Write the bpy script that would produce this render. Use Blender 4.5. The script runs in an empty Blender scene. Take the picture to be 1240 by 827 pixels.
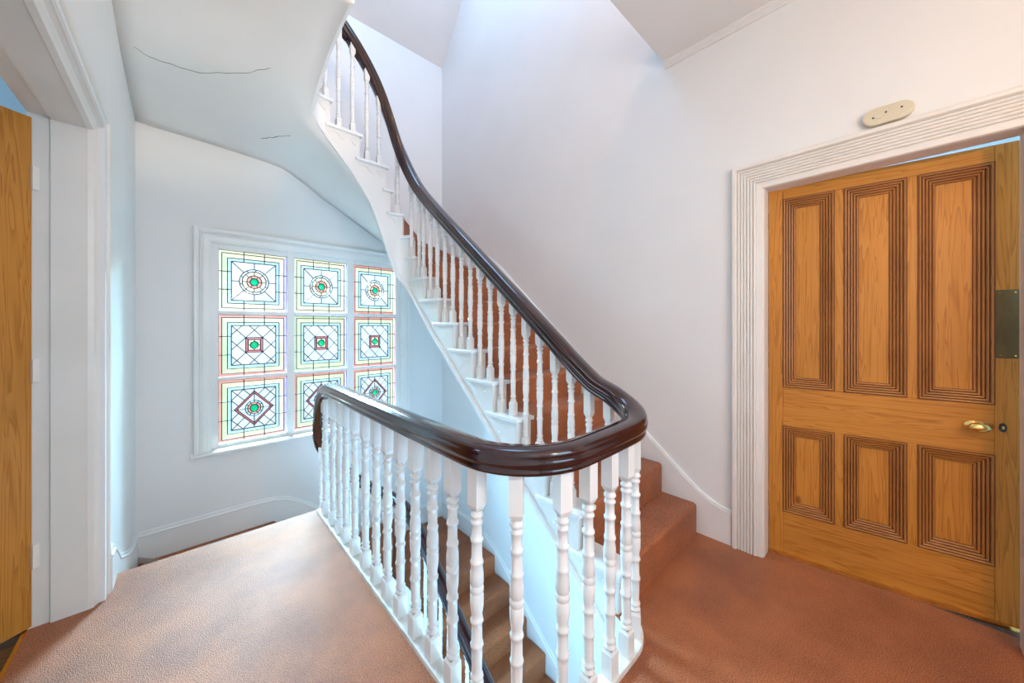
import bpy, bmesh, math, random
from mathutils import Vector, Matrix
from math import sin, cos, pi, radians
random.seed(7)
S = bpy.context.scene
COL = S.collection

# ------------------------------------------------------------------ camera
cam_d = bpy.data.cameras.new('camera')
cam_d.sensor_width = 36.0
cam_d.lens = 426.0/1240.0*36.0
cam_d.shift_y = -18.5/1240.0
cam_d.clip_start = 0.02
cam = bpy.data.objects.new('camera', cam_d)
cam.location = (0, 0, 1.3)
cam.rotation_euler = (radians(90), 0, radians(-42.84))
COL.objects.link(cam)
S.camera = cam

# ------------------------------------------------------------------ world, lights, exposure
S.view_settings.view_transform = 'Standard'
S.view_settings.look = 'None'
S.view_settings.gamma = 1.0
S.view_settings.use_curve_mapping = False
S.view_settings.exposure = 0.18
W = bpy.data.worlds.new('sky'); S.world = W
W.use_nodes = True
bg = W.node_tree.nodes['Background']
bg.inputs[0].default_value = (0.86, 0.94, 1.0, 1)
bg.inputs[1].default_value = 1.15

def area(name, loc, rot, sx, sy, power, col):
    d = bpy.data.lights.new(name, 'AREA'); d.shape = 'RECTANGLE'
    d.size = sx; d.size_y = sy; d.energy = power; d.color = col
    o = bpy.data.objects.new(name, d); o.location = loc; o.rotation_euler = rot
    COL.objects.link(o); return o
def point(name, loc, power, col, r=0.1):
    d = bpy.data.lights.new(name, 'POINT'); d.energy = power; d.color = col; d.shadow_soft_size = r
    o = bpy.data.objects.new(name, d); o.location = loc; COL.objects.link(o); return o
COOL = (0.72, 0.87, 1.0); WARM = (1.0, 0.80, 0.58)
# daylight through the stained glass window and through the roof light
area('window_daylight', (1.0, 7.2, 3.75), (radians(-62), 0, 0), 3.4, 1.9, 6400, (0.36, 0.66, 1.0))
area('rooflight_daylight', (1.5, 2.2, 5.60), (0, 0, 0), 1.4, 1.5, 40, (0.26, 0.58, 1.0))
area('near_fill_light', (1.0, -1.45, 1.7), (radians(90), 0, radians(34)), 1.3, 1.5, 34, (0.46, 0.74, 1.0))  # cool fill added behind the camera, not a known window
point('landing_lamp', (0.80, -1.0, 2.0), 38, (1.0, 0.59, 0.29), 0.09)
point('upper_landing_lamp', (0.9, 0.3, 4.9), 44, (1.0, 0.60, 0.32), 0.12)
sp = bpy.data.lights.new('soffit_fill_spot', 'SPOT'); sp.energy = 170; sp.color = (1.0, 0.82, 0.62); sp.spot_size = radians(34); sp.spot_blend = .5; sp.shadow_soft_size = .08  # warm spot added to brighten the soffit, not an actual fitting
spo = bpy.data.objects.new('soffit_fill_spot', sp); spo.location = (0.75, -1.3, 1.75); COL.objects.link(spo)
spo.rotation_euler = (Vector((0.25, 1.9, 3.08))-Vector(spo.location)).to_track_quat('-Z', 'Y').to_euler()
point('right_room_daylight', (3.9, -0.3, 1.8), 60, COOL, 0.3)
point('left_room_daylight', (-1.7, 1.9, 2.0), 25, COOL, 0.3)
area('lower_hall_daylight', (0.3, 1.6, -1.0), (radians(60), 0, radians(-60)), 0.8, 1.2, 14, (0.32, 0.66, 1.0))
area('lower_well_fill_light', (1.05, 0.45, -1.5), (radians(118), 0, radians(6)), 0.6, 1.2, 58, (0.34, 0.67, 1.0))  # extra blue fill added below to lift the well wall and soffit

# ------------------------------------------------------------------ materials
def newmat(name):
    m = bpy.data.materials.new(name); m.use_nodes = True
    nt = m.node_tree; b = nt.nodes['Principled BSDF']
    return m, nt, b
def N(nt, t, **kw):
    n = nt.nodes.new(t)
    for k, v in kw.items():
        if hasattr(n, k): setattr(n, k, v)
    return n
def noise_mat(name, c1, c2, scale, rough=0.5, bump=0.1, bscale=None, detail=3, spec=0.5, stretch=(1,1,1), bdist=0.002):
    m, nt, b = newmat(name)
    tc = N(nt, 'ShaderNodeTexCoord'); mp = N(nt, 'ShaderNodeMapping'); mp.inputs['Scale'].default_value = stretch
    nt.links.new(tc.outputs['Object'], mp.inputs[0])
    n = N(nt, 'ShaderNodeTexNoise'); n.inputs['Scale'].default_value = scale; n.inputs['Detail'].default_value = detail
    nt.links.new(mp.outputs[0], n.inputs[0])
    r = N(nt, 'ShaderNodeValToRGB'); r.color_ramp.elements[0].position = .35; r.color_ramp.elements[1].position = .65
    r.color_ramp.elements[0].color = (*c1, 1); r.color_ramp.elements[1].color = (*c2, 1)
    nt.links.new(n.outputs[0], r.inputs[0]); nt.links.new(r.outputs[0], b.inputs['Base Color'])
    b.inputs['Roughness'].default_value = rough
    b.inputs['Specular IOR Level'].default_value = spec
    if bump:
        n2 = N(nt, 'ShaderNodeTexNoise'); n2.inputs['Scale'].default_value = bscale or scale; n2.inputs['Detail'].default_value = 4
        nt.links.new(mp.outputs[0], n2.inputs[0])
        bp = N(nt, 'ShaderNodeBump'); bp.inputs['Strength'].default_value = bump; bp.inputs['Distance'].default_value = bdist
        nt.links.new(n2.outputs[0], bp.inputs['Height']); nt.links.new(bp.outputs[0], b.inputs['Normal'])
    return m
M = {}
M['wall'] = noise_mat('wall_paint', (.80,.80,.79), (.83,.83,.82), 1.5, .55, .25, 9, bdist=.004)
M['ceiling'] = noise_mat('ceiling_plaster', (.80,.785,.76), (.85,.835,.81), 1.2, .6, .35, 5, bdist=.006)
M['trim'] = noise_mat('gloss_trim_paint', (.82,.82,.80), (.86,.86,.845), 3, .32, .12, 22)
M['baluster'] = noise_mat('baluster_gloss_paint', (.83,.83,.81), (.87,.87,.855), 6, .22, .15, 40)
M['casing'] = noise_mat('cream_casing_paint', (.80,.76,.70), (.84,.80,.745), 3, .38, 0)
M['worn'] = noise_mat('worn_curb_paint', (.62,.57,.50), (.86,.85,.82), 14, .5, .3, 30)
M['rail'] = noise_mat('mahogany', (.015,.003,.005), (.036,.007,.009), 9, .14, .04, 30, stretch=(1,1,1))
M['rail'].node_tree.nodes['Principled BSDF'].inputs['Coat Weight'].default_value = .6
M['rail'].node_tree.nodes['Principled BSDF'].inputs['Coat Roughness'].default_value = .06
M['rail_side'] = noise_mat('mahogany_block', (.03,.010,.009), (.05,.018,.014), 9, .45, .05, 30)
M['brass'] = noise_mat('polished_brass', (.78,.55,.16), (.9,.68,.26), 10, .18, 0)
M['brass'].node_tree.nodes['Principled BSDF'].inputs['Metallic'].default_value = 1
M['oldbrass'] = noise_mat('tarnished_brass', (.13,.085,.035), (.24,.17,.075), 9, .42, .1, 40, stretch=(1,1,.4))
M['oldbrass'].node_tree.nodes['Principled BSDF'].inputs['Metallic'].default_value = .85
M['dark'] = noise_mat('dark_iron', (.02,.018,.018), (.05,.045,.05), 10, .5, 0)
M['ivory'] = noise_mat('aged_ivory_plastic', (.66,.59,.43), (.70,.63,.47), 10, .4, 0)
M['crack'] = noise_mat('plaster_crack', (.10,.085,.07), (.16,.13,.11), 40, .9, 0)
M['lead'] = noise_mat('lead_came', (.035,.045,.045), (.06,.07,.07), 20, .5, 0)
M['boards'] = noise_mat('dark_floorboards', (.10,.045,.018), (.20,.10,.04), 6, .4, .1, 30, stretch=(1,12,1))
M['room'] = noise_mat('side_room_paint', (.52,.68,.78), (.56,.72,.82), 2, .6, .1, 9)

def carpet(name, c1, c2):
    m, nt, b = newmat(name)
    tc = N(nt, 'ShaderNodeTexCoord')
    n = N(nt, 'ShaderNodeTexNoise'); n.inputs['Scale'].default_value = 260; n.inputs['Detail'].default_value = 2
    nl = N(nt, 'ShaderNodeTexNoise'); nl.inputs['Scale'].default_value = 2.2; nl.inputs['Detail'].default_value = 5; nl.inputs['Roughness'].default_value = .65
    nt.links.new(tc.outputs['Object'], n.inputs[0]); nt.links.new(tc.outputs['Object'], nl.inputs[0])
    r = N(nt, 'ShaderNodeValToRGB'); r.color_ramp.elements[0].position = .60; r.color_ramp.elements[1].position = .80
    r.color_ramp.elements[0].color = (*c1, 1); r.color_ramp.elements[1].color = (*c2, 1)
    mx = N(nt, 'ShaderNodeMath', operation='ADD'); 
    ml = N(nt, 'ShaderNodeMath', operation='MULTIPLY'); ml.inputs[1].default_value = .45
    m2 = N(nt, 'ShaderNodeMath', operation='MULTIPLY'); m2.inputs[1].default_value = .95
    nt.links.new(nl.outputs[0], ml.inputs[0]); nt.links.new(n.outputs[0], m2.inputs[0])
    nt.links.new(ml.outputs[0], mx.inputs[0]); nt.links.new(m2.outputs[0], mx.inputs[1])
    nt.links.new(mx.outputs[0], r.inputs[0]); nt.links.new(r.outputs[0], b.inputs['Base Color'])
    b.inputs['Roughness'].default_value = .55; b.inputs['Specular IOR Level'].default_value = .62
    b.inputs['Sheen Weight'].default_value = .12; b.inputs['Sheen Roughness'].default_value = .35
    bp = N(nt, 'ShaderNodeBump'); bp.inputs['Strength'].default_value = 1.0; bp.inputs['Distance'].default_value = .004
    nt.links.new(n.outputs[0], bp.inputs['Height']); nt.links.new(bp.outputs[0], b.inputs['Normal'])
    return m
M['carpet'] = carpet('terracotta_carpet', (.20,.048,.009), (.55,.165,.044))

def pine(name, dark, mid, light, grain_axis='Z'):
    m, nt, b = newmat(name)
    tc = N(nt, 'ShaderNodeTexCoord'); mp = N(nt, 'ShaderNodeMapping')
    mp.inputs['Scale'].default_value = (13, 13, .6) if grain_axis == 'Z' else (.6, 13, 13)
    nt.links.new(tc.outputs['Object'], mp.inputs[0])
    n = N(nt, 'ShaderNodeTexNoise'); n.inputs['Scale'].default_value = 1.6; n.inputs['Detail'].default_value = 3; n.inputs['Distortion'].default_value = .6
    nt.links.new(mp.outputs[0], n.inputs[0])
    mu = N(nt, 'ShaderNodeMath', operation='MULTIPLY'); mu.inputs[1].default_value = 10
    fr = N(nt, 'ShaderNodeMath', operation='FRACT')
    nt.links.new(n.outputs[0], mu.inputs[0]); nt.links.new(mu.outputs[0], fr.inputs[0])
    r = N(nt, 'ShaderNodeValToRGB'); e = r.color_ramp.elements
    e[0].position = 0; e[0].color = (*light, 1); e[1].position = 1; e[1].color = (*light, 1)
    k = e.new(.6); k.color = (*mid, 1); k = e.new(.9); k.color = (*dark, 1)
    nt.links.new(fr.outputs[0], r.inputs[0])
    # knots
    v = N(nt, 'ShaderNodeTexVoronoi'); v.inputs['Scale'].default_value = 2.1; v.inputs['Randomness'].default_value = 1
    mp2 = N(nt, 'ShaderNodeMapping'); mp2.inputs['Scale'].default_value = (2.2, 2.2, 1.3) if grain_axis == 'Z' else (1.3, 2.2, 2.2)
    nt.links.new(tc.outputs['Object'], mp2.inputs[0]); nt.links.new(mp2.outputs[0], v.inputs[0])
    kr = N(nt, 'ShaderNodeValToRGB'); kr.color_ramp.elements[0].position = .035; kr.color_ramp.elements[1].position = .085
    kr.color_ramp.elements[0].color = (.75,.75,.75,1); kr.color_ramp.elements[1].color = (0,0,0,1)
    nt.links.new(v.outputs['Distance'], kr.inputs[0])
    mix = N(nt, 'ShaderNodeMix', data_type='RGBA')
    nt.links.new(kr.outputs[0], mix.inputs[0]); nt.links.new(r.outputs[0], mix.inputs[6]); mix.inputs[7].default_value = (dark[0]*.4, dark[1]*.3, dark[2]*.3, 1)
    nl = N(nt, 'ShaderNodeTexNoise'); nl.inputs['Scale'].default_value = 1.4
    nt.links.new(tc.outputs['Object'], nl.inputs[0])
    hs = N(nt, 'ShaderNodeHueSaturation'); 
    mr = N(nt, 'ShaderNodeMapRange'); mr.inputs[3].default_value = .72; mr.inputs[4].default_value = 1.3
    nt.links.new(nl.outputs[0], mr.inputs[0]); nt.links.new(mr.outputs[0], hs.inputs['Value'])
    nt.links.new(mix.outputs[2], hs.inputs['Color']); nt.links.new(hs.outputs[0], b.inputs['Base Color'])
    b.inputs['Roughness'].default_value = .42; b.inputs['Specular IOR Level'].default_value = .3
    bp = N(nt, 'ShaderNodeBump'); bp.inputs['Strength'].default_value = .08; bp.inputs['Distance'].default_value = .002
    nt.links.new(fr.outputs[0], bp.inputs['Height']); nt.links.new(bp.outputs[0], b.inputs['Normal'])
    return m
M['pine'] = pine('waxed_pine', (.42,.155,.020), (.54,.218,.032), (.58,.245,.042))
M['pine_h'] = pine('waxed_pine_rail', (.42,.155,.020), (.54,.218,.032), (.58,.245,.042), 'X')
M['pine_mould'] = noise_mat('pine_moulding', (.36,.135,.028), (.50,.205,.05), 3, .38, .05, 20)
M['pine_dark'] = noise_mat('pine_groove', (.10,.032,.008), (.15,.05,.012), 4, .5, 0)

def glass(name, col, trans=.985):
    m = bpy.data.materials.new(name); m.use_nodes = True
    nt = m.node_tree; nt.nodes.remove(nt.nodes['Principled BSDF']); out = nt.nodes['Material Output']
    tc = N(nt, 'ShaderNodeTexCoord'); oi = N(nt, 'ShaderNodeObjectInfo')
    n = N(nt, 'ShaderNodeTexNoise'); n.inputs['Scale'].default_value = 9; n.inputs['Detail'].default_value = 3
    nt.links.new(tc.outputs['Object'], n.inputs[0])
    ad = N(nt, 'ShaderNodeMath', operation='ADD'); nt.links.new(n.outputs[0], ad.inputs[0])
    mm = N(nt, 'ShaderNodeMath', operation='MULTIPLY'); mm.inputs[1].default_value = .6
    nt.links.new(oi.outputs['Random'], mm.inputs[0]); nt.links.new(mm.outputs[0], ad.inputs[1])
    mr = N(nt, 'ShaderNodeMapRange'); mr.inputs[1].default_value = .3; mr.inputs[2].default_value = 1.3; mr.inputs[3].default_value = .78; mr.inputs[4].default_value = 1.12
    nt.links.new(ad.outputs[0], mr.inputs[0])
    hs = N(nt, 'ShaderNodeHueSaturation'); hs.inputs['Color'].default_value = (*col, 1)
    nt.links.new(mr.outputs[0], hs.inputs['Value'])
    t = N(nt, 'ShaderNodeBsdfTransparent'); l = N(nt, 'ShaderNodeBsdfTranslucent'); g = N(nt, 'ShaderNodeBsdfGlossy'); g.inputs['Roughness'].default_value = .12
    nt.links.new(hs.outputs[0], t.inputs[0]); nt.links.new(hs.outputs[0], l.inputs[0])
    m1 = N(nt, 'ShaderNodeMixShader'); m1.inputs[0].default_value = 1-trans
    m2 = N(nt, 'ShaderNodeMixShader'); m2.inputs[0].default_value = .04
    nt.links.new(t.outputs[0], m1.inputs[1]); nt.links.new(l.outputs[0], m1.inputs[2])
    nt.links.new(m1.outputs[0], m2.inputs[1]); nt.links.new(g.outputs[0], m2.inputs[2]); nt.links.new(m2.outputs[0], out.inputs[0])
    return m
G = {'clear': glass('clear_textured_glass', (.76,.84,.85)), 'yellow': glass('pale_yellow_glass', (.87,.86,.55)),
     'lime': glass('pale_green_glass', (.72,.84,.52)), 'blue': glass('pale_blue_glass', (.55,.83,.92)),
     'pink': glass('rose_pink_glass', (.93,.38,.30)), 'red': glass('ruby_pink_glass', (.62,.20,.22)),
     'mauve': glass('mauve_glass', (.78,.62,.90)), 'cream': glass('cream_glass', (.92,.86,.58)),
     'green': glass('emerald_roundel_glass', (.0,.50,.20), .97)}

# ------------------------------------------------------------------ mesh helpers
class MB:
    def __init__(s): s.v = []; s.f = []; s.smooth = []
    def quad(s, *p, sm=False):
        i = len(s.v); s.v += [tuple(q) for q in p]; s.f.append(tuple(range(i, i+len(p)))); s.smooth.append(sm); return s
    def box(s, x0, x1, y0, y1, z0, z1):
        i = len(s.v)
        s.v += [(x,y,z) for z in (z0,z1) for y in (y0,y1) for x in (x0,x1)]
        for f in ((0,2,3,1),(4,5,7,6),(0,1,5,4),(2,6,7,3),(0,4,6,2),(1,3,7,5)):
            s.f.append(tuple(i+k for k in f)); s.smooth.append(False)
        return s
    def prism(s, poly, z0, z1):
        """poly CCW list of (x,y), z0/z1 floats"""
        i = len(s.v); n = len(poly)
        s.v += [(p[0],p[1],z0) for p in poly] + [(p[0],p[1],z1) for p in poly]
        s.f.append(tuple(i+k for k in range(n))[::-1]); s.f.append(tuple(i+n+k for k in range(n))); s.smooth += [False, False]
        for k in range(n):
            s.f.append((i+k, i+(k+1)%n, i+n+(k+1)%n, i+n+k)); s.smooth.append(False)
        return s
    def prism_axis(s, poly, a, b, fn):
        """extrude 2D poly between a and b; fn(u,v,t)->xyz"""
        i = len(s.v); n = len(poly)
        s.v += [fn(p[0],p[1],a) for p in poly] + [fn(p[0],p[1],b) for p in poly]
        s.f.append(tuple(i+k for k in range(n))[::-1]); s.f.append(tuple(i+n+k for k in range(n))); s.smooth += [False, False]
        for k in range(n):
            s.f.append((i+k, i+(k+1)%n, i+n+(k+1)%n, i+n+k)); s.smooth.append(False)
        return s
    def grid(s, rows, close_u=False, sm=True):
        i = len(s.v); R = len(rows); C = len(rows[0])
        for r in rows: s.v += [tuple(p) for p in r]
        for a in range(R-1):
            for b in range(C if close_u else C-1):
                b2 = (b+1) % C
                s.f.append((i+a*C+b, i+a*C+b2, i+(a+1)*C+b2, i+(a+1)*C+b)); s.smooth.append(sm)
        return s
    def lathe(s, prof, seg=14, sm=True, c=(0,0)):
        rows = [[(c[0]+r*cos(2*pi*k/seg), c[1]+r*sin(2*pi*k/seg), z) for k in range(seg)] for r, z in prof]
        s.grid(rows, True, sm); return s
    def sweep(s, path, prof, close_prof=True, caps=True, sm=True, plumb=False):
        """profile (lateral right, up) along 3D path"""
        rows = []
        n = len(path)
        for k, p in enumerate(path):
            p = Vector(p); a = Vector(path[max(k-1,0)]); b = Vector(path[min(k+1,n-1)])
            t = (b-a).normalized(); h = Vector((t.x,t.y,0))
            if h.length < 1e-4: h = Vector((0,1,0))
            h.normalize(); lat = Vector((h.y,-h.x,0)); up = lat.cross(t) if not plumb else Vector((0,0,1))
            if plumb: 
                pass
            rows.append([p+lat*q[0]+up*q[1] for q in prof])
        i = len(s.v); C = len(prof)
        s.grid(rows, close_prof, sm)
        if caps and close_prof:
            s.f.append(tuple(i+k for k in range(C))[::-1]); s.f.append(tuple(i+(n-1)*C+k for k in range(C))); s.smooth += [False, False]
        return s
    def mesh(s, name):
        m = bpy.data.meshes.new(name); m.from_pydata(s.v, [], s.f)
        for p, q in zip(m.polygons, s.smooth): p.use_smooth = q
        m.validate(); m.update()
        bm = bmesh.new(); bm.from_mesh(m); bmesh.ops.remove_doubles(bm, verts=bm.verts, dist=1e-5)
        bmesh.ops.recalc_face_normals(bm, faces=bm.faces); bm.to_mesh(m); bm.free()
        return m
    def build(s, name, mat, parent=None, bevel=0, seg=2, smooth_angle=None):
        me = s.mesh(name); me.materials.append(mat)
        o = bpy.data.objects.new(name, me); COL.objects.link(o)
        if parent: o.parent = parent
        if bevel:
            md = o.modifiers.new('bevel', 'BEVEL'); md.width = bevel; md.segments = seg; md.limit_method = 'ANGLE'; md.angle_limit = radians(40)
        return o
def tag(o, label=None, cat=None, group=None, kind=None):
    if label: o['label'] = label
    if cat: o['category'] = cat
    if group: o['group'] = group
    if kind: o['kind'] = kind
    return o
def empty(name, loc=(0,0,0), rz=0, parent=None):
    o = bpy.data.objects.new(name, None); o.location = loc; o.rotation_euler = (0,0,rz); o.empty_display_size = .1
    COL.objects.link(o)
    if parent: o.parent = parent
    return o
def lerp(a, b, t): return a+(b-a)*t
def catmull(pts, n=8):
    P = [Vector(p) for p in pts]; out = []
    for i in range(len(P)-1):
        p0 = P[max(i-1,0)]; p1 = P[i]; p2 = P[i+1]; p3 = P[min(i+2,len(P)-1)]
        # centripetal-ish via distance-scaled tangents
        d = (p2-p1).length
        m1 = (p2-p0)/max((p2-p0).length,1e-6)*d if i > 0 else (p2-p1)
        m2 = (p3-p1)/max((p3-p1).length,1e-6)*d if i < len(P)-2 else (p2-p1)
        for k in range(n):
            t = k/n; t2 = t*t; t3 = t2*t
            out.append(p1*(2*t3-3*t2+1)+m1*(t3-2*t2+t)+p2*(-2*t3+3*t2)+m2*(t3-t2))
    out.append(P[-1]); return out
def arc(cx, cy, r, a0, a1, n=8):
    return [(cx+r*cos(radians(lerp(a0,a1,k/n))), cy+r*sin(radians(lerp(a0,a1,k/n)))) for k in range(n+1)]

XL, XR, YF, YN = -.28, 2.385, 3.88, -1.6
ZB, ZT, ZC = -3.1, 5.7, 3.08
LZ = 2.21      # left door head
RZ = 2.08      # right door head
ROOM = 'structure'

# ------------------------------------------------------------------ room shell
w = MB()
T = .10
for a in [(XR,XR+T,YN,-.36,ZB,ZT),(XR,XR+T,.49,YF+.15,ZB,ZT),(XR,XR+T,-.36,.49,RZ,ZT),(XR,XR+T,-.36,.49,ZB,-.03)]: w.box(*a)
tag(w.build('wall_right', M['wall']), 'tall off-white painted wall beside the upper flight and the pine door', 'wall', kind=ROOM)
w = MB()
for a in [(XL-.2,XL,YN,1.21,ZB,ZT),(XL-.2,XL,2.535,YF+.15,ZB,ZT),(XL-.2,XL,1.21,2.535,LZ+.04,ZT),(XL-.2,XL,1.21,2.535,ZB,-.03)]: w.box(*a)
tag(w.build('wall_left', M['wall']), 'white painted wall at the left holding the narrow doorway', 'wall', kind=ROOM)
WX0, WX1, WZ0, WZ1 = .155, 1.835, .245, 2.01
w = MB()
for a in [(XL-.2,WX0,YF,YF+.2,ZB,ZT),(WX1,XR+T,YF,YF+.2,ZB,ZT),(WX0,WX1,YF,YF+.2,ZB,WZ0),(WX0,WX1,YF,YF+.2,WZ1,ZT)]: w.box(*a)
tag(w.build('wall_back', M['wall']), 'far white painted wall around the stained glass window', 'wall', kind=ROOM)
w = MB()
for a in [(XL-.2,.1,YN-.2,YN,ZB,ZT),(1.7,XR+T,YN-.2,YN,ZB,ZT),(.1,1.7,YN-.2,YN,ZB,.9),(.1,1.7,YN-.2,YN,2.45,ZT)]: w.box(*a)  # opening invented to go with the added fill light
tag(w.build('wall_front', M['wall']), 'white painted wall behind the landing, out of view', 'wall', kind=ROOM)

# landing floor with the well cut out of it
well = [(.735,2.767)] + [(.735,1.0)] + arc(.955,.96,.22,180,270,8) + arc(1.29,.87,.13,270,360,6) + [(1.42,.86)]
outline = [(XL,YN),(XR,YN),(XR,.86)] + well[::-1] + [(XL,2.767)]
f = MB().prism(outline, -.02, 0)
f.box(XL-.22, XL, 1.21, 2.535, -.02, 0)
f.box(XR, XR+.16, -.36, .49, -.02, 0)
flo = f.build('floor', M['carpet'])
tag(flo, 'landing floor covered in pinkish terracotta carpet', 'floor', kind=ROOM)
MB().prism(outline, -.30, -.021).build('landing_slab', M['trim'], flo)
# white curb under the landing balusters
base_path = [(.70,2.73),(.70,1.0)] + arc(.955,.96,.255,180,270,10) + arc(1.30,.865,.16,270,315,8)
cp = [(x,y,0) for x,y in base_path]
MB().sweep(cp, [(-.028,-.02),(.030,-.02),(.030,.020),(-.028,.020)], sm=False, plumb=True).build('curb', M['worn'], flo, .004)
# nosing trim round the well edge below the carpet
MB().sweep([(x,y,-.01) for x,y in well], [(-.004,-.03),(.012,-.03),(.016,-.012),(.012,.008),(-.004,.008)], sm=False, plumb=True).build('edge_moulding', M['trim'], flo)
fl2 = MB().box(XL, XR, YN, YF, ZB-.1, ZB).build('floor', M['carpet'])
tag(fl2, 'carpeted hall floor at the foot of the lower flight', 'floor', kind=ROOM)
rf = MB().box(XR+.16, 5, -2.2, 2, -.06, -.01).build('floor', M['boards'])
tag(rf, 'floor of the room behind the panelled pine door', 'floor', kind=ROOM)
lf = empty('floor'); tag(lf, 'dark floorboards of the room behind the left doorway', 'floor', kind=ROOM)
for k in range(14):
    x0 = XL-.225-.15*(k+1)
    MB().box(x0+.003, x0+.147, .3, 3.3, -.04, -.012).build('floorboard', M['boards'], lf)
MB().box(XL-.228, XL-.216, 1.21, 2.53, -.01, .004).build('threshold_strip', M['brass'], lf)

# ceilings
c = MB()
cut = [(XL,YN),(XR,YN),(XR,1.045),(.80,1.045)] + arc(.80,1.18,.135,270,180,6)[1:] + [(.665,2.01),(XL,2.01)]
c.prism(cut, ZC, ZC+.34)
ce = c.build('ceiling', M['ceiling'])
tag(ce, 'cream plaster ceiling over the landing with an open stair well', 'ceiling', kind=ROOM)
# cornice along the right wall
MB().sweep([(XR,YN,ZC),(XR,1.045,ZC)], [(.0,0),(-.035,0),(-.035,-.008),(-.022,-.014),(-.022,-.022),(-.010,-.030),(-.010,-.040),(0,-.040)], sm=False).build('cornice', M['ceiling'], ce)
# sloping roof ceiling at the head of the stairs with roof light opening
c = MB()
c.quad((XL,YF,4.57),(XR,YF,4.57),(XR,2.98,5.7),(XL,2.98,5.7)); c.quad((XL,YF,4.62),(XR,YF,4.62),(XR,2.98,5.75),(XL,2.98,5.75))
for a in [(XL,.75,YN,2.98,5.7,5.8),(2.3,XR,YN,2.98,5.7,5.8),(.75,2.3,YN,1.35,5.7,5.8)]: c.box(*a)
tag(c.build('ceiling', M['ceiling']), 'pale sloping attic ceiling high above the far stair wall', 'ceiling', kind=ROOM)
# room shells behind the doors
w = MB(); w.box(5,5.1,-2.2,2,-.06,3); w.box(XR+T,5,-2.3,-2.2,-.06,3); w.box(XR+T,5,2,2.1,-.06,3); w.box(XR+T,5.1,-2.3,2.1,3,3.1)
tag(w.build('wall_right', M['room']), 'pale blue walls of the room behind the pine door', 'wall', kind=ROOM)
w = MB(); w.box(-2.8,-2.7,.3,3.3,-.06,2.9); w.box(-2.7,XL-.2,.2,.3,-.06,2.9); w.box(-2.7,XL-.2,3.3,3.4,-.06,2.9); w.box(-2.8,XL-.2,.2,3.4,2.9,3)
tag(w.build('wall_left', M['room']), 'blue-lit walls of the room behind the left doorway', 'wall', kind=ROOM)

# ------------------------------------------------------------------ stairs
RISE, GO = .19, .2195
def nose(n): return .83+GO*(n-1)                # straight flight nosing Y of tread n
XS = 1.425                                      # outer face of the cut string
# inner (well side) path of the upper string, from foot to top: (x,y)
def upath():
    p = [(XS,.70+.02*k) for k in range(106)]                     # up to y=2.80
    p = [q for q in p if q[1] < 2.815]
    a = arc(XS-.10, 2.82, .10, 0, 90, 8)
    p += a[0:]
    x = XS-.10
    while x > .79: x -= .02; p.append((x, 2.92))
    p += arc(.775, 2.81, .11, 90, 180, 8)
    y = 2.81
    while y > 2.01: y -= .02; p.append((.665, y))
    return p
UP = upath()
def nearest(path, q):
    return min(range(len(path)), key=lambda i: (path[i][0]-q[0])**2+(path[i][1]-q[1])**2)
# riser positions on the inner path, n=1..18
RQ = {n: (XS, nose(n)+.02) for n in range(1, 10)}
RQ.update({10:(XS,2.79), 11:(XS-.015,2.865), 12:(XS-.045,2.905), 13:(1.29,2.92), 14:(1.245,2.92), 15:(1.03,2.92), 16:(.81,2.92), 17:(.665,2.74), 18:(.665,2.45)})
RI = {n: nearest(UP, RQ[n]) for n in RQ}
# nosing lines: inner point, outer point(s) on the wall
XW = XR-.022
OUT = {n: (XW, nose(n)) for n in range(1, 10)}
OUT.update({10:(XW,2.92), 11:(XW,3.42), 12:(2.15,YF-.02), 13:(1.62,YF-.02), 14:(1.27,YF-.02), 15:(1.05,YF-.02), 16:(.80,YF-.02), 17:(XL+.02,3.10), 18:(XL+.02,2.45)})
CORN = {11: (XW, YF-.02), 16: (XL+.02, YF-.02)}   # treads that contain a room corner
up = empty('staircase', (0,0,0))
tag(up, 'upper flight carpeted in terracotta rising along the right wall and winding overhead', 'staircase')
# stringer bottom line as height by path index, from measured points
BOT = [((XS,.70),-.28),((XS,1.08),.06),((XS,1.40),.34),((XS,2.02),.87),((XS,2.47),1.26),((XS,2.76),1.53),((XS-.03,2.89),1.66),((1.33,2.92),1.76),((1.222,2.92),2.05),((1.118,2.92),2.31),((.956,2.92),2.535),((.806,2.92),2.715),((.70,2.89),2.83),((.668,2.78),2.90),((.665,2.64),2.97),((.665,2.41),3.045),((.665,2.20),3.072),((.665,2.01),3.08)]
BI = [(nearest(UP, q), z) for q, z in BOT]
BIs = [BI[0]]
for b in BI[1:]:
    if b[0] > BIs[-1][0]: BIs.append(b)
def zb(i):
    for (a, za), (b, z2) in zip(BIs, BIs[1:]):
        if a <= i <= b: return lerp(za, z2, (i-a)/(b-a))
    return BIs[0][1] if i < BIs[0][0] else BIs[-1][1]
_raw = [zb(i) for i in range(len(UP))]
for _ in range(3): _raw = [_raw[0]]+[(_raw[i-1]+2*_raw[i]+_raw[i+1])/4 for i in range(1, len(_raw)-1)]+[_raw[-1]]
def inward(path, i, d):
    a = path[max(i-1,0)]; b = path[min(i+1,len(path)-1)]
    tx, ty = b[0]-a[0], b[1]-a[1]; L = math.hypot(tx, ty) or 1
    return (path[i][0]+ty/L*d, path[i][1]-tx/L*d)   # to the right of travel = under the treads
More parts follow.
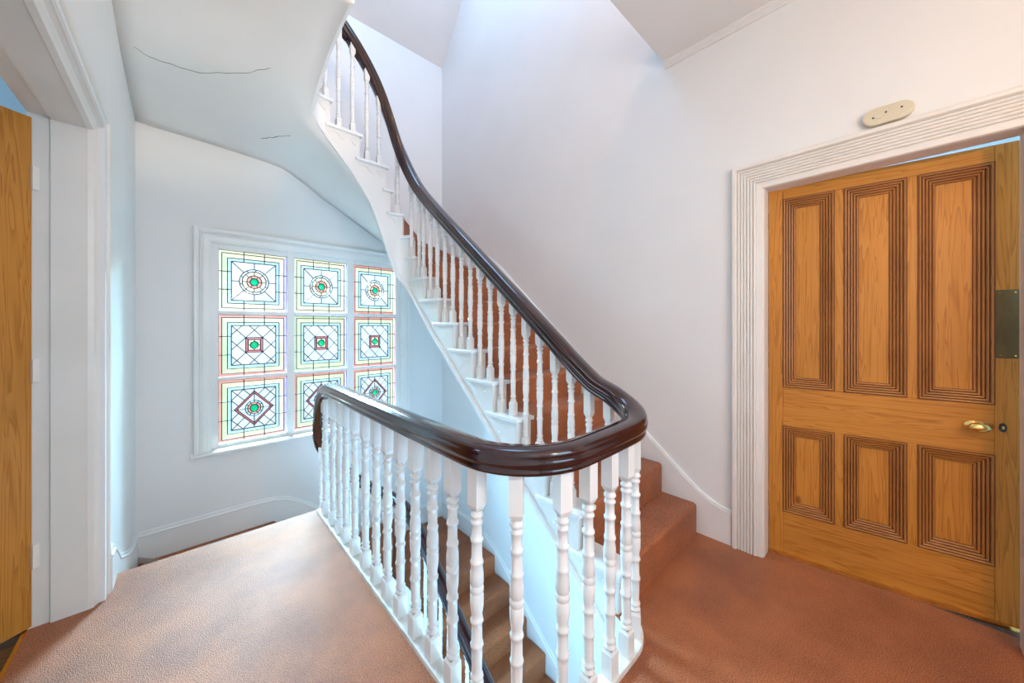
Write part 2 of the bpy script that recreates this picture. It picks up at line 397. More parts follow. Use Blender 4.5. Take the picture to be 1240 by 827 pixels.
def string_panel(path, i0, i1, ztop, zbot, th=.03):
    m = MB(); rows = []
    for i in range(i0, i1+1):
        o = path[i]; n_ = inward(path, i, th)
        rows.append([(o[0],o[1],zbot(i)),(o[0],o[1],ztop),(n_[0],n_[1],ztop),(n_[0],n_[1],zbot(i))])
    m.grid(rows, True, False); k = len(rows)
    m.f.append((0,1,2,3)); m.f.append(tuple((k-1)*4+j for j in (3,2,1,0))); m.smooth += [False, False]
    return m
def tread_slab(path, i0, i1, out, z1, z0, cut=.0):
    """carpeted tread: inner polyline (offset inward by cut), then outer points"""
    inn = [inward(path, i, cut) for i in range(i0, i1+1)]
    return inn
scroll = None
for n in range(1, 18):
    zt = RISE*n
    i0, i1 = RI[n], RI[n+1]
    st = empty('step', (0,0,0), 0, up)
    # carpet block
    inn = [inward(UP, i, .11 if n < 10 else .07) for i in range(i0, i1+1)]
    po, pn = OUT[n], OUT[n+1]
    poly = [po] + ([CORN[n]] if n in CORN else []) + [pn] + inn[::-1]
    if n < 10:
        yn = nose(n)
        y2 = nose(n+1)+.02 if n < 9 else None
        if n < 9: poly = [(XS+.11,yn),(XW,yn),(XW,y2+.04),(XS+.11,y2+.04)]
        else: poly = [(XS+.11,yn),(XW,yn),(XW,2.95),(XS+.07,2.83)]
    # ensure CCW
    ar = sum(poly[k][0]*poly[(k+1)%len(poly)][1]-poly[(k+1)%len(poly)][0]*poly[k][1] for k in range(len(poly)))
    if ar < 0: poly = poly[::-1]
    if n < 10: MB().prism(poly, zt-RISE-.06, zt).build('carpeted_tread', M['carpet'], st, .022 if n < 9 else .012, 4)
    else:
        MB().prism(poly, zt-.05, zt).build('carpeted_tread', M['carpet'], st, .014, 4)
        pi_ = inn[0]; dx, dy = po[0]-pi_[0], po[1]-pi_[1]; L = math.hypot(dx,dy); nx, ny = -dy/L*.02, dx/L*.02
        MB().prism([pi_, po, (po[0]+nx,po[1]+ny), (pi_[0]+nx,pi_[1]+ny)], zt-RISE-.001, zt-.02).build('carpeted_riser', M['carpet'], st)
    # white riser return behind carpet + tread end with nosing
    if n > 9:
        m = MB(); rows = []
    ends = []
    ext = .05 if n < 9 else .03
    js = list(range(i0, i1+1))
    pts_o = [inward(UP, j, -.022) for j in js]; pts_i = [inward(UP, j, .13 if n < 10 else .075) for j in js]
    # extend nosing forward and returned end backward
    def fwd(p, q, d):
        L = math.hypot(q[0]-p[0], q[1]-p[1]) or 1
        return (p[0]-(q[0]-p[0])/L*d, p[1]-(q[1]-p[1])/L*d)
    fo, fi = fwd(pts_o[0], pts_o[1], .026), fwd(pts_i[0], pts_i[1], .026 if n < 10 else .012)
    bo = fwd(pts_o[-1], pts_o[-2], ext)
    bi = inward(UP, i1, -.001); bi = fwd(bi, inward(UP, i1-1, -.001), ext)
    poly = [fo] + pts_o + [bo, bi] + [inward(UP, i1, .0)] + pts_i[::-1] + [fi]
    ar = sum(poly[k][0]*poly[(k+1)%len(poly)][1]-poly[(k+1)%len(poly)][0]*poly[k][1] for k in range(len(poly)))
    if ar < 0: poly = poly[::-1]
    te = MB().prism(poly, zt-.026, zt-.002).build('tread_end', M['trim'], st, .006, 2)
    # painted riser end
    a = inward(UP, i0, .004); b = inward(UP, i0, .13 if n < 10 else .09)
    c1 = fwd(a, UP[i0+1], 0); 
    th = .018
    a2 = (a[0]+(UP[i0+1][0]-a[0])*0, a[1]); 
    dx, dy = UP[min(i0+2,len(UP)-1)][0]-a[0], UP[min(i0+2,len(UP)-1)][1]-a[1]; L = math.hypot(dx,dy) or 1; dx/=L; dy/=L
    a = (a[0]-dx*.005, a[1]-dy*.005); b = (b[0]-dx*.005, b[1]-dy*.005); poly = [a, b, (b[0]+dx*th, b[1]+dy*th), (a[0]+dx*th, a[1]+dy*th)]
    MB().prism(poly, zt-RISE-.003, zt-.026).build('riser_end', M['trim'], st)
    # string face under this tread
    string_panel(UP, i0, i1, zt-.026, lambda i: _raw[i]+0.0).build('string_panel', M['trim'], st)
    # applied bracket: two little cut marks on straight steps, wavy scroll on the winders
    if n < 10:
        for (dy_, dz_, ln) in ((.075,-.075,.022),(.145,-.115,.012)):
            y = RQ[n][1]+dy_; z = zt+dz_
            MB().sweep([(XS-.001,y-ln/2,z),(XS-.001,y+ln/2,z-.002)], [(.004,-.003),(-.004,-.003),(-.005,.0),(-.004,.004),(.004,.004)], sm=False).build('bracket', M['casing'], st)
    else:
        path = []
        nn = len(js)
        for q in range(13):
            t = .12+.76*q/12; j = i0+t*(i1-i0); j0 = int(j); pp = inward(UP, j0, -.0015); p2 = inward(UP, min(j0+1,len(UP)-1), -.0015)
            fx = lerp(pp[0], p2[0], j-j0); fy = lerp(pp[1], p2[1], j-j0)
            path.append((fx, fy, zt-.055-.035*(1-t)-.018*sin(t*2.2*2*pi)*(1-.3*t)))
        if i1-i0 > 4:
            MB().sweep(path, [(-.004,-.004),(.003,-.004),(.003,.004),(-.004,.004)], sm=False).build('bracket', M['trim'], st)
# lowest end of string below tread 1
string_panel(UP, 0, RI[1], -.02, lambda i: -.30).build('string_panel', M['trim'], up)
string_panel(UP, RI[18], len(UP)-1, ZC+.30, lambda i: _raw[i]).build('string_panel', M['trim'], up)
# beading along the lower edge of the string
bead = [(*inward(UP, i, -.004), _raw[i]+.006) for i in range(RI[1]-2, len(UP))]
MB().sweep(bead, [(-.010,-.012),(.012,-.012),(.012,.020),(-.006,.020),(-.012,.010)], sm=False).build('string_bead', M['trim'], up)
# soffit : loft between the string bottom and the walls
OUTS = [((XS,.70),(XR,.70),-.28),((XS,1.40),(XR,1.40),.34),((XS,2.47),(XR,2.47),1.26),((XS,2.76),(XR,2.82),1.50),((XS-.03,2.89),(XR,3.45),1.70),((1.33,2.92),(XR,YF),1.90),((1.222,2.92),(1.95,YF),2.04),((1.118,2.92),(1.62,YF),2.24),((.956,2.92),(1.00,YF),2.60),((.806,2.92),(.66,YF),2.80),((.70,2.89),(.10,YF),2.84),((.668,2.78),(XL,YF),2.85),((.665,2.64),(XL,3.05),2.92),((.665,2.41),(XL,2.6),3.02),((.665,2.20),(XL,2.25),3.07),((.665,2.01),(XL,2.01),3.08)]
OI = [(nearest(UP, q), o, z) for q, o, z in OUTS]
rows = []
outline_pts = []
for i in range(len(UP)):
    for (a, oa, za), (b, ob, z2) in zip(OI, OI[1:]):
        if a <= i <= b and b > a:
            t = (i-a)/(b-a)
            if oa[0] > XR-.01 and ob[1] > YF-.01 and ob[0] < XR-.01 and oa[1] < YF-.01: pass
            ox, oy, oz = lerp(oa[0],ob[0],t), lerp(oa[1],ob[1],t), lerp(za,z2,t); break
    outline_pts.append([ox, oy, oz])
zs = [p[2] for p in outline_pts]
for _ in range(6): zs = [zs[0]]+[(zs[i-1]+2*zs[i]+zs[i+1])/4 for i in range(1, len(zs)-1)]+[zs[-1]]
for i in range(len(UP)):
    o = outline_pts[i]; n_ = inward(UP, i, .004)
    a = Vector((n_[0], n_[1], _raw[i])); b = Vector((min(o[0],XR-.004), min(o[1],YF-.004), zs[i]))
    rows.append([a.lerp(b, q/10) + Vector((0,0,0)) for q in range(11)])
so = MB().grid(rows, False, True).build('soffit', M['ceiling'], up)
so.modifiers.new('thick', 'SOLIDIFY').thickness = .02
so.modifiers['thick'].offset = -1 if so.data.polygons[20].normal.z > 0 else 1
so.modifiers['thick'].offset = 0
# upper landing floor edge board (over the left ceiling)
# raked wall string (skirting) on the right wall
def rake(name, pts, th, mat, parent=None, plain=False):
    """pts: list of ((x,y), ztop, zbot, (nx,ny))"""
    m = MB(); rows = []
    for (x,y), zt, z0, (nx,ny) in pts:
        if plain:
            rows.append([(x+nx*a*th,y+ny*a*th,z) for a, z in ((0,z0),(0,zt),(.55,zt),(.75,zt-.003),(.75,zt-.010),(.55,zt-.013),(1,zt-.016),(1,zt-.03),(1,z0))]); continue
        rows.append([(x,y,z0),(x,y,zt),(x+nx*th*.45,y+ny*th*.45,zt),(x+nx*th*.6,y+ny*th*.6,zt-.010),(x+nx*th*.6,y+ny*th*.6,zt-.022),(x+nx*th,y+ny*th,zt-.030),(x+nx*th,y+ny*th,zt-.036),(x+nx*th*.85,y+ny*th*.85,zt-.040),(x+nx*th*.85,y+ny*th*.85,z0)])
    m.grid(rows, True, False)
    k = len(rows); C = 9
    m.f.append(tuple(range(C))); m.f.append(tuple((k-1)*C+j for j in range(C))[::-1]); m.smooth += [False, False]
    return m.build(name, mat, parent)
nl = lambda y: RISE+(y-.83)*RISE/GO
pts = [((XR,.645),.205,-.01,(-1,0)),((XR,.70),.212,-.01,(-1,0)),((XR,.76),.235,-.01,(-1,0)),((XR,.82),.268,-.01,(-1,0)),((XR,.90),.33,0,(-1,0))]
pts += [((XR,y),nl(y)+.075,nl(y)-.28,(-1,0)) for y in (1.1,1.6,2.1,2.55,2.75)]
pts += [((XR,3.1),2.15,1.6,(-1,0)),((XR,3.5),2.42,1.9,(-1,0)),((XR,YF-.01),2.55,2.0,(-1,0))]
tag(rake('baseboard_right', pts, .02, M['trim'], plain=True), 'white raked skirting following the upper flight up the right wall', 'skirting', kind=ROOM)

# ------------------------------------------------------------------ lower flight
lo = empty('staircase')
tag(lo, 'lower flight carpeted in terracotta turning down below the landing', 'staircase')
XLS = 1.425
def lstep(poly, zt, zlow=.22, bev=.015):
    ar = sum(poly[k][0]*poly[(k+1)%len(poly)][1]-poly[(k+1)%len(poly)][0]*poly[k][1] for k in range(len(poly)))
    if ar < 0: poly = poly[::-1]
    return MB().prism(poly, zt-zlow, zt).build('carpeted_tread', M['carpet'], lo, bev, 3)
E0 = .003
XLI = XL+.018; YFI = YF-.018; XRI = XR-.018
lstep([(XLI,2.70),(.64,2.70),(.64,2.767),(XLI,2.775)], -.022, .2, 0)
lstep([(XLI,2.76),(.70,2.76),(.70,2.88),(XLI,3.06)], -.162)
lstep([(XLI,3.03),(.70,2.85),(.76,2.91),(XLI,3.42)], -.324)
lstep([(XLI,3.36),(.74,2.90),(.84,2.93),(.60,YFI),(XLI,YFI)], -.485)
lstep([(.81,2.93),(.57,YFI),(1.15,YFI),(1.04,2.93)], -.69)
lstep([(1.01,2.93),(1.12,YFI),(1.75,YFI),(1.28,2.93)], -.89)
lstep([(1.26,2.93),(1.72,YFI),(XRI,YFI),(XRI,2.81),(XLS+.02,2.81),(XLS+.02,2.86)], -1.09)
LGO, LR = .2365, .179
k = 0
while True:
    y1 = 2.83-LGO*k; zt = -1.09-LR*(k+1)
    if zt < ZB+.1: break
    lstep([(XLS+.02,y1-LGO-.02),(XRI,y1-LGO-.02),(XRI,y1),(XLS+.02,y1)], zt, .24, .02)
    k += 1
NLOW = k
# closed-looking cut string on the well side
def lpath():
    p = [(.69, 2.72+.02*i) for i in range(5)]
    p += arc(.80, 2.81, .11, 180, 90, 8)
    p += [(.80+.05*i, 2.92) for i in range(1, 11)]
    p += arc(1.315, 2.81, .11, 90, 0, 8)
    y = 2.81
    while y > .2: y -= .12; p.append((XLS, y))
    return p
LP = lpath()
def llen(P):
    d = [0]
    for a, b in zip(P, P[1:]): d.append(d[-1]+math.hypot(b[0]-a[0], b[1]-a[1]))
    return d
LD = llen(LP)
def lz(i):
    x, y = LP[i]
    if y < 2.80 and x > 1.3: return -1.09-(2.81-y)*LR/LGO
    t = LD[i]/LD[[j for j in range(len(LP)) if LP[j][0] > 1.3 and LP[j][1] <= 2.811][0]]
    return lerp(-.10, -1.09, t)
m = MB(); rows = []
for i in range(len(LP)):
    a = LP[max(i-1,0)]; b = LP[min(i+1,len(LP)-1)]; tx, ty = b[0]-a[0], b[1]-a[1]; L = math.hypot(tx,ty)
    nx, ny = -ty/L, tx/L
    x, y = LP[i]; z = lz(i)
    rows.append([(x,y,z-.36),(x,y,z+.02),(x+nx*.035,y+ny*.035,z+.02),(x+nx*.035,y+ny*.035,z-.36)])
m.grid(rows, True, False); m.build('string', M['trim'], lo)
m = MB()
rows = []
for i in range(len(LP)):
    x, y = LP[i]; z = lz(i)-.34
    ox, oy = (XR, y) if y < 2.80 and x > 1.3 else (x, y)
    if y >= 2.80 or x < 1.3: ox = lerp(XL, XR, (x-.69)/(XLS-.69)); oy = YF
    rows.append([(x,y,z),(ox,oy,z)])
m.grid(rows, False, True).build('soffit', M['ceiling'], lo)
# skirtings of the lower flight
pts = [((XL,2.60),.205,-.01,(1,0)),((XL,2.70),.195,-.01,(1,0)),((XL,2.80),.13,-.3,(1,0)),((XL,2.90),.05,-.3,(1,0)),((XL,3.2),-.08,-.5,(1,0)),((XL,3.5),-.19,-.6,(1,0)),((XL,YF),-.265,-.6,(1,0))]
tag(rake('baseboard_left', pts, .02, M['trim']), 'white skirting dropping beside the left wall past the landing edge', 'skirting', kind=ROOM)
prof = [(XL,-.262),(0,-.262),(.3,-.262),(.50,-.264),(.60,-.272),(.70,-.30),(.80,-.36),(.95,-.47),(1.3,-.66),(1.8,-.82),(2.1,-.87),(XR,-.88)]
pts = [((x,YF),z,z-.34,(0,-1)) for x, z in prof]
tag(rake('baseboard_back', pts, .02, M['trim']), 'white skirting below the stained glass window, curving down to the right', 'skirting', kind=ROOM)
pts = [((XR,YF),-.88,-1.25,(-1,0)),((XR,3.4),-.88,-1.25,(-1,0)),((XR,3.2),-.885,-1.3,(-1,0)),((XR,3.0),-.93,-1.4,(-1,0)),((XR,2.81),-1.02,-1.5,(-1,0))]
pts += [((XR,y),-1.02-(2.81-y)*LR/LGO,-1.02-(2.81-y)*LR/LGO-.36,(-1,0)) for y in (2.3,1.8,1.2,.3)]
tag(rake('baseboard_right', pts, .02, M['trim']), 'white raked skirting following the lower flight down the right wall', 'skirting', kind=ROOM)

# ------------------------------------------------------------------ balustrade
bl = empty('balustrade')
tag(bl, 'continuous mahogany handrail on white turned balusters around the stair well', 'balustrade')
RT = .925; RH = .085
lowp = [(1.46,.30,-2.06),(1.46,1.2,-1.45),(1.46,1.80,-1.045),(1.46,2.35,-.67),(1.46,2.62,-.48),(1.455,2.76,-.385),(1.44,2.86,-.30),(1.39,2.935,-.21),(1.31,2.965,-.13),(1.20,2.97,-.045),(1.06,2.97,.075),(.93,2.97,.21),(.85,2.965,.32),(.785,2.93,.43),(.735,2.87,.57),(.71,2.79,.72),(.702,2.70,.84),(.70,2.58,.913),(.70,2.40,RT),(.70,1.8,RT),(.70,1.25,RT),(.70,1.0,RT)]
lndp = [(x,y,RT) for x, y in arc(.955,.96,.255,180,270,7)[1:]] + [(1.1,.705,RT),(1.22,.705,RT+.002)] + [(x,y,RT+dz) for (x,y),dz in zip(arc(1.30,.865,.16,270,360,5), (.006,.014,.026,.042,.064,.092))]
def rz(y): return 1.045+(y-.95)*.815
upp = [(1.46,.98,rz(.98)),(1.46,1.3,rz(1.3)),(1.46,1.7,rz(1.7)),(1.46,2.1,rz(2.1)),(1.458,2.35,rz(2.35)),(1.452,2.55,2.36),(1.44,2.70,2.515),(1.42,2.81,2.68),(1.385,2.885,2.87),(1.325,2.93,3.10),(1.24,2.955,3.32),(1.11,2.965,3.53),(.96,2.965,3.70),(.83,2.955,3.81),(.735,2.91,3.90),(.70,2.82,3.98),(.70,2.6,4.12),(.70,2.4,4.22),(.70,2.2,4.25),(.70,1.3,4.25)]
allp = catmull(lowp[:-1]+[(.70,1.0,RT)]+lndp+upp, 6)
RAILP = [(-.026,-.085),(-.040,-.078),(-.040,-.066),(-.035,-.060),(-.046,-.050),(-.047,-.036),(-.041,-.028),(-.045,-.022),(-.040,-.008),(-.024,-.001),(0,.001),(.024,-.001),(.040,-.008),(.045,-.022),(.041,-.028),(.047,-.036),(.046,-.050),(.035,-.060),(.040,-.066),(.040,-.078),(.026,-.085)]
MB().sweep(allp, RAILP).build('handrail', M['rail'], bl)
kb1 = min(range(len(allp)), key=lambda i: (allp[i]-Vector((.70,2.60,.9))).length)
kb2 = min(range(len(allp)), key=lambda i: (allp[i]-Vector((1.46,.93,1.03))).length)
def rail_under(x, y, which):
    rng = range(0, kb1+1) if which == 'low' else range(kb1, kb2+1) if which == 'land' else range(kb2, len(allp))
    best = None
    for i in rng:
        if i+1 >= len(allp): break
        a, b = allp[i], allp[i+1]; dx, dy = b.x-a.x, b.y-a.y; L2 = dx*dx+dy*dy
        if L2 < 1e-9: continue
        t = max(0, min(1, ((x-a.x)*dx+(y-a.y)*dy)/L2)); px_, py_ = a.x+dx*t, a.y+dy*t
        d = (px_-x)**2+(py_-y)**2
        if best is None or d < best[0]: best = (d, lerp(a.z, b.z, t), (b.z-a.z)/math.sqrt(L2), math.atan2(dy, dx))
    sl = best[2]
    return best[1]-.083*math.sqrt(1+sl*sl), best[3], sl
# turned baluster: fixed turned middle, square blocks stretched to fit
TURN = [(.0165,0),(.0205,.004),(.0205,.011),(.0150,.016),(.0150,.021),(.0200,.027),(.0200,.034),(.0155,.039),(.0160,.05),(.0170,.11),(.0172,.125),(.0198,.129),(.0205,.134),(.0198,.139),(.0170,.143),(.0163,.19),(.0163,.205),(.0198,.209),(.0205,.214),(.0198,.219),(.0165,.223),
        (.0172,.240),(.0205,.262),(.0212,.300),(.0186,.304),(.0186,.308),(.0212,.312),(.0212,.326),(.0186,.330),(.0186,.334),(.0212,.338),(.0205,.372),(.0172,.395),
        (.0198,.401),(.0205,.406),(.0198,.411),(.0168,.415),(.0162,.46),(.0162,.472),(.0198,.476),(.0205,.481),(.0198,.486),(.0158,.490),(.0155,.530),(.0195,.535),(.0195,.541),(.0150,.546),(.0150,.552),(.0205,.558),(.0205,.565),(.0165,.570),(.0175,.58)]
BS = .0205
cache = {}
def baluster_mesh(Lk, slope_k, big, kind):
    key = (Lk, slope_k, big, kind)
    if key in cache: return cache[key]
    L = Lk/200.; s = 1.10 if big else (.84 if kind == 'low' else .92)
    b0 = .10 if big else .085
    turn = .58
    head = L-b0-turn
    sc = 1.0
    if head < .07: sc = (L-b0-.07)/turn; head = .07
    m = MB(); h = BS*s
    # square base, chamfered shoulders
    def sq(z, hw): return [(hw,hw,z),(-hw,hw,z),(-hw,-hw,z),(hw,-hw,z)]
    m.grid([sq(-.004,h),sq(b0-.012,h),sq(b0,h*.72)], True, False)
    m.lathe([(r*s, b0+z*sc) for r, z in TURN], 10)
    zt = b0+turn*sc
    top = L+.03
    m.grid([sq(zt-.001,h*.68),sq(zt+.016,h),sq(zt+.022,h),sq(top,h)], True, False)
    me = m.mesh('baluster'); me.materials.append(M['baluster']); cache[key] = me
    return me
def put_baluster(x, y, z0, which, big=False, cap=None):
    zu, ang, sl = rail_under(x, y, which)
    L = zu-z0
    me = baluster_mesh(round(L*200), 0, big, which)
    o = bpy.data.objects.new('baluster', me); COL.objects.link(o); o.location = (x, y, z0); o.rotation_euler = (0,0,ang); o.parent = bl
# landing
for y in (2.632,2.467,2.333,2.21,2.06,1.90,1.755,1.62,1.484,1.346,1.206,1.068):
    put_baluster(.70, y, .018, 'land', True)
for x, y in ((.705,.931),(.762,.800),(.885,.716),(1.01,.705),(1.145,.705),(1.268,.708),(1.375,.728)):
    put_baluster(x, y, .018, 'land', True)
# upper flight
for n in range(1, 10):
    for d in (.075, .185):
        if n == 9 and d > .1: d = .15
        put_baluster(1.46, nose(n)+d, RISE*n, 'up')
for x, y, n in ((1.44,2.84,10),(1.36,2.945,12),(1.20,2.955,14),(1.10,2.955,14),(.985,2.955,15),(.88,2.955,15),(.78,2.94,16),(.71,2.86,16),(.70,2.68,17),(.70,2.54,17)):
    put_baluster(x, y, RISE*n, 'up')
# dark blocks under the rail between the winder balusters
for (xa, xb) in ((1.06,1.00),(.95,.90),(1.175,1.125),(1.29,1.235)):
    seg = [p for p in allp[kb2:] if xb-.02 <= p.x <= xa+.02 and p.y > 2.9]
    if len(seg) >= 2:
        MB().sweep([(p.x,p.y,p.z-.085) for p in seg], [(-.024,-.035),(.024,-.035),(.024,.02),(-.024,.02)], sm=False).build('rail_block', M['rail_side'], bl)
# lower flight
for x, y, z in ((.74,2.88,-.14),(.80,2.945,-.30),(.88,2.955,-.42),(.98,2.955,-.60),(1.08,2.955,-.69),(1.18,2.955,-.78),(1.28,2.95,-.89),(1.38,2.92,-1.0)):
    put_baluster(x, y, z, 'low')
for k in range(NLOW):
    y1 = 2.81-LGO*k; zt = -1.09-LR*(k+1)
    for d in (.06, .178):
        y = y1-d
        if y > .45: put_baluster(1.46, y, -1.07-(2.81-y)*LR/LGO, 'low')

# ------------------------------------------------------------------ frames with mitred profiles
def frame_loop(m, rect, prof, fn, open_bottom=False):
    """rect u0,u1,v0,v1; prof list of (inset, height); fn(u,v,h)->xyz"""
    u0,u1,v0,v1 = rect; rows = []
    for ins, h in prof:
        vb = v0 if open_bottom else v0+ins
        rows.append([fn(u0+ins,vb,h), fn(u0+ins,v1-ins,h), fn(u1-ins,v1-ins,h), fn(u1-ins,vb,h)])
    m.grid(rows, not open_bottom, False)
REED = lambda w0, w1, n, h, g: sum([[(lerp(w0,w1,(i+.12)/n), h-g),(lerp(w0,w1,(i+.22)/n), h-g*.15),(lerp(w0,w1,(i+.55)/n), h+g*.15),(lerp(w0,w1,(i+.88)/n), h-g*.15),(lerp(w0,w1,(i+.98)/n), h-g)] for i in range(n)], [])

# right door: casing, leaf
m = MB()
cas = [(0,-.002),(0,.030),(.006,.034),(.020,.034),(.024,.028)] + REED(.026,.118,6,.024,.008) + [(.120,.018),(.128,.016),(.146,.014),(.150,.010),(.150,-.002)]
frame_loop(m, (-.51,.64,0,2.225), cas, lambda u,v,h: (XR-h,u,v), True)
tr1 = m.build('trim_1', M['casing'])
tag(tr1, 'cream reeded architrave around the panelled pine door on the right', 'door casing', kind=ROOM)
m = MB()   # reveal lining and stops
m.box(XR, XR+T, .485, .497, 0, RZ); m.box(XR, XR+T, -.367, -.355, 0, RZ); m.box(XR, XR+T, -.367, .497, RZ-.006, RZ+.006)
m.build('door_lining', M['casing'], tr1)

d1 = empty('door_1', (XR+T-.012, .483, .012), radians(-90+8))
d1['kind'] = ROOM
tag(d1, 'six-panelled waxed pine door standing slightly ajar on the right', 'door')
# local x along leaf width (0..0.862), local y: negative = away? leaf front faces local -y
DW, DH, DT = .862, 2.078, .042
# after rotation by -82deg: local x -> (cos,sin)=( .139,-.99); local y -> (.99,.139) : front face at y=0, body to +y
us = [0, .066, .281, .318, .539, .574, .797, DW]
V0, V1, V2, V3, V4, V5 = .0, .242, .725, .945, 2.005, DH
def part(mb, name, mat, parent, bevel=.0015): return mb.build(name, mat, parent, bevel, 1)
part(MB().box(0,.066,0,DT,0,DH), 'door_stile', M['pine'], d1)
part(MB().box(.797,DW,0,DT,0,DH), 'door_stile', M['pine'], d1)
part(MB().box(.066,.797,.0012,DT,V0,V1), 'door_rail', M['pine_h'], d1)
part(MB().box(.066,.797,.0012,DT,V2,V3), 'door_rail', M['pine_h'], d1)
part(MB().box(.066,.797,.0012,DT,V4,V5), 'door_rail', M['pine_h'], d1)
for a, b in ((.281,.318),(.539,.574)):
    part(MB().box(a,b,.0008,DT,V1,V2), 'door_muntin', M['pine'], d1)
    part(MB().box(a,b,.0008,DT,V3,V4), 'door_muntin', M['pine'], d1)
for a, b in ((.066,.281),(.318,.539),(.574,.797)):
    for z0, z1 in ((V1,V2),(V3,V4)):
        p = MB().box(a-.004,b+.004,.020,.030,z0-.004,z1+.004).build('door_panel', M['pine'], d1)
        m = MB(); nr = 5
        pr = [(.0,-.004)] 
        W_ = .056
        for i in range(nr):
            u0 = W_*i/nr; u1 = W_*(i+1)/nr; hh = .006-.021*i/nr
            pr += [(u0+.0006,-.020 if i else .0),(u0+.0022,-(.0035-hh)+.0),(u0+.005,hh+.001),(u1-.0026,hh-.0005),(u1-.0006,hh-.004)]
        pr = [(a_, max(h_, -.019)) for a_, h_ in pr] + [(W_,-.019)]
        frame_loop(m, (a,b,z0,z1), pr, lambda u,v,h: (u,-h,v))
        m.build('panel_moulding', M['pine_mould'], p)
        m = MB()
        for i in range(nr+1):
            q = W_*i/nr; q0 = q-.0014; q1 = q+.0014; y = -(.0062-.021*i/nr)+.0036
            frame_loop(m, (a,b,z0,z1), [(q0,-y),(q1,-y)], lambda u,v,h: (u,-h,v))
        m.build('moulding_groove', M['pine_dark'], p)
# brass knob: oval rose + oval knob, keyhole escutcheon, finger plate
h = MB()
prof = [(0,0),(.030,0),(.030,.003),(.026,.006),(.012,.008),(.009,.014),(.009,.030),(.016,.036),(.026,.044),(.029,.054),(.026,.063),(.014,.069),(0,.071)]
rows = [[(r*1.12*cos(2*pi*k/20), -z, r*.72*sin(2*pi*k/20)) for k in range(20)] for r, z in prof]
h.grid(rows, True, True)
kn = h.build('door_handle', M['brass'], d1); kn.location = (.742,0,.848); kn['label'] = 'oval polished brass door knob'
es = MB().prism_axis([(.011*cos(a)*1.0,.020*sin(a)) for a in [2*pi*k/16 for k in range(16)]], 0, .004, lambda u,v,t: (u,-t,v)).build('keyhole_plate', M['dark'], d1, .001); es.location = (.818,0,.850); es['label'] = 'small dark iron keyhole plate'
MB().prism_axis([(.004,-.006),(.004,.004),(0,.008),(-.004,.004),(-.004,-.006)], .004, .0055, lambda u,v,t: (u,-t,v)).build('keyhole', M['brass'], es)
fp = MB().box(.800,DW-.002,-.003,.0,1.15,1.445).build('finger_plate', M['oldbrass'], d1, .002); fp['label'] = 'tarnished brass finger plate'
for zz in (1.162,1.433):
    for uu in (.810,.850):
        MB().prism_axis([(uu+.003*cos(a),zz+.003*sin(a)) for a in [2*pi*k/8 for k in range(8)]], .002, .0045, lambda u,v,t: (u,-t,v)).build('screw', M['brass'], fp)
MB().box(0,DW,-.014,.004,-.010,.010).build('draught_strip', M['brass'], d1)
for zz in (.25,1.05,1.85):
    MB().box(-.012,.002,.002,.016,zz,zz+.09).build('hinge', M['oldbrass'], d1)

# left doorway
m = MB()
lc = [(0,-.002),(0,.010),(.004,.012),(.016,.010),(.020,.004)] + REED(.022,.062,4,-.002,.007) + [(.066,-.020),(.080,-.028),(.092,-.032),(.096,-.05)]
def lfn(u,v,h): return (XL+h, u, v)
frame_loop(m, (1.14,2.60,0,2.30), lc, lfn, True)
tr2 = m.build('trim_2', M['casing'])
tag(tr2, 'cream reeded architrave around the narrow doorway on the left wall', 'door casing', kind=ROOM)
m = MB()
JY1, JY0 = 2.505, 1.235
m.box(XL-.155, XL-.045, JY1, JY1+.03, 0, LZ+.01); m.box(XL-.155, XL-.045, JY0-.03, JY0, 0, LZ+.01); m.box(XL-.155, XL-.045, JY0-.03, JY1+.03, LZ-.003, LZ+.04)
m.box(XL-.22, XL-.155, JY1+.012, JY1+.03, 0, LZ+.01); m.box(XL-.22, XL-.155, JY0-.03, JY0-.012, 0, LZ+.01); m.box(XL-.22, XL-.155, JY0-.03, JY1+.03, LZ+.01, LZ+.04)
m.build('door_lining', M['casing'], tr2)
d2 = empty('door_2', (XL-.205, JY1+.008, .008), radians(180+37.6))
d2['kind'] = ROOM
tag(d2, 'plain orange pine door opened into the room behind the left doorway', 'door')
MB().box(0,.8,-.04,0,0,2.19).build('door_leaf', M['pine'], d2, .002, 1)
for zz in (.25,1.05,1.88):
    MB().box(-.016,.004,-.002,.012,zz,zz+.10).build('hinge', M['casing'], d2)

# ------------------------------------------------------------------ stained glass window
win = empty('window_1', (0,0,0)); win['kind'] = ROOM
tag(win, 'nine-panel stained glass stair window in a white frame', 'window')
GX = [(.205,.708),(.768,1.249),(1.318,1.785)]
GZ = [(1.437,1.962),(.862,1.400),(.290,.830)]
m = MB()
YW = YF+.055   # glass plane
xs = [WX0] + [v for g in GX for v in g] + [WX1]
for a, b in ((xs[0],xs[1]),(xs[2],xs[3]),(xs[4],xs[5]),(xs[6],xs[7])): m.box(a,b,YW-.028,YW+.03,WZ0,WZ1)
zz = [WZ0, .290,.830,.862,1.400,1.437,1.962, WZ1]
for a, b in ((WZ0,.290),(.830,.862),(1.400,1.437),(1.962,WZ1)):
    for g in GX: m.box(g[0],g[1],YW-.024,YW+.03,a,b)
m.build('window_frame', M['trim'], win, .004, 2)
m = MB()   # reveal
m.box(WX0-.01,WX0+.004,YF-.003,YF+.19,WZ0,WZ1-.004); m.box(WX1-.004,WX1+.01,YF-.003,YF+.19,WZ0,WZ1-.004); m.box(WX0-.01,WX1+.01,YF-.003,YF+.19,WZ1-.004,WZ1+.01)
m.build('window_reveal', M['trim'], win)
m = MB()
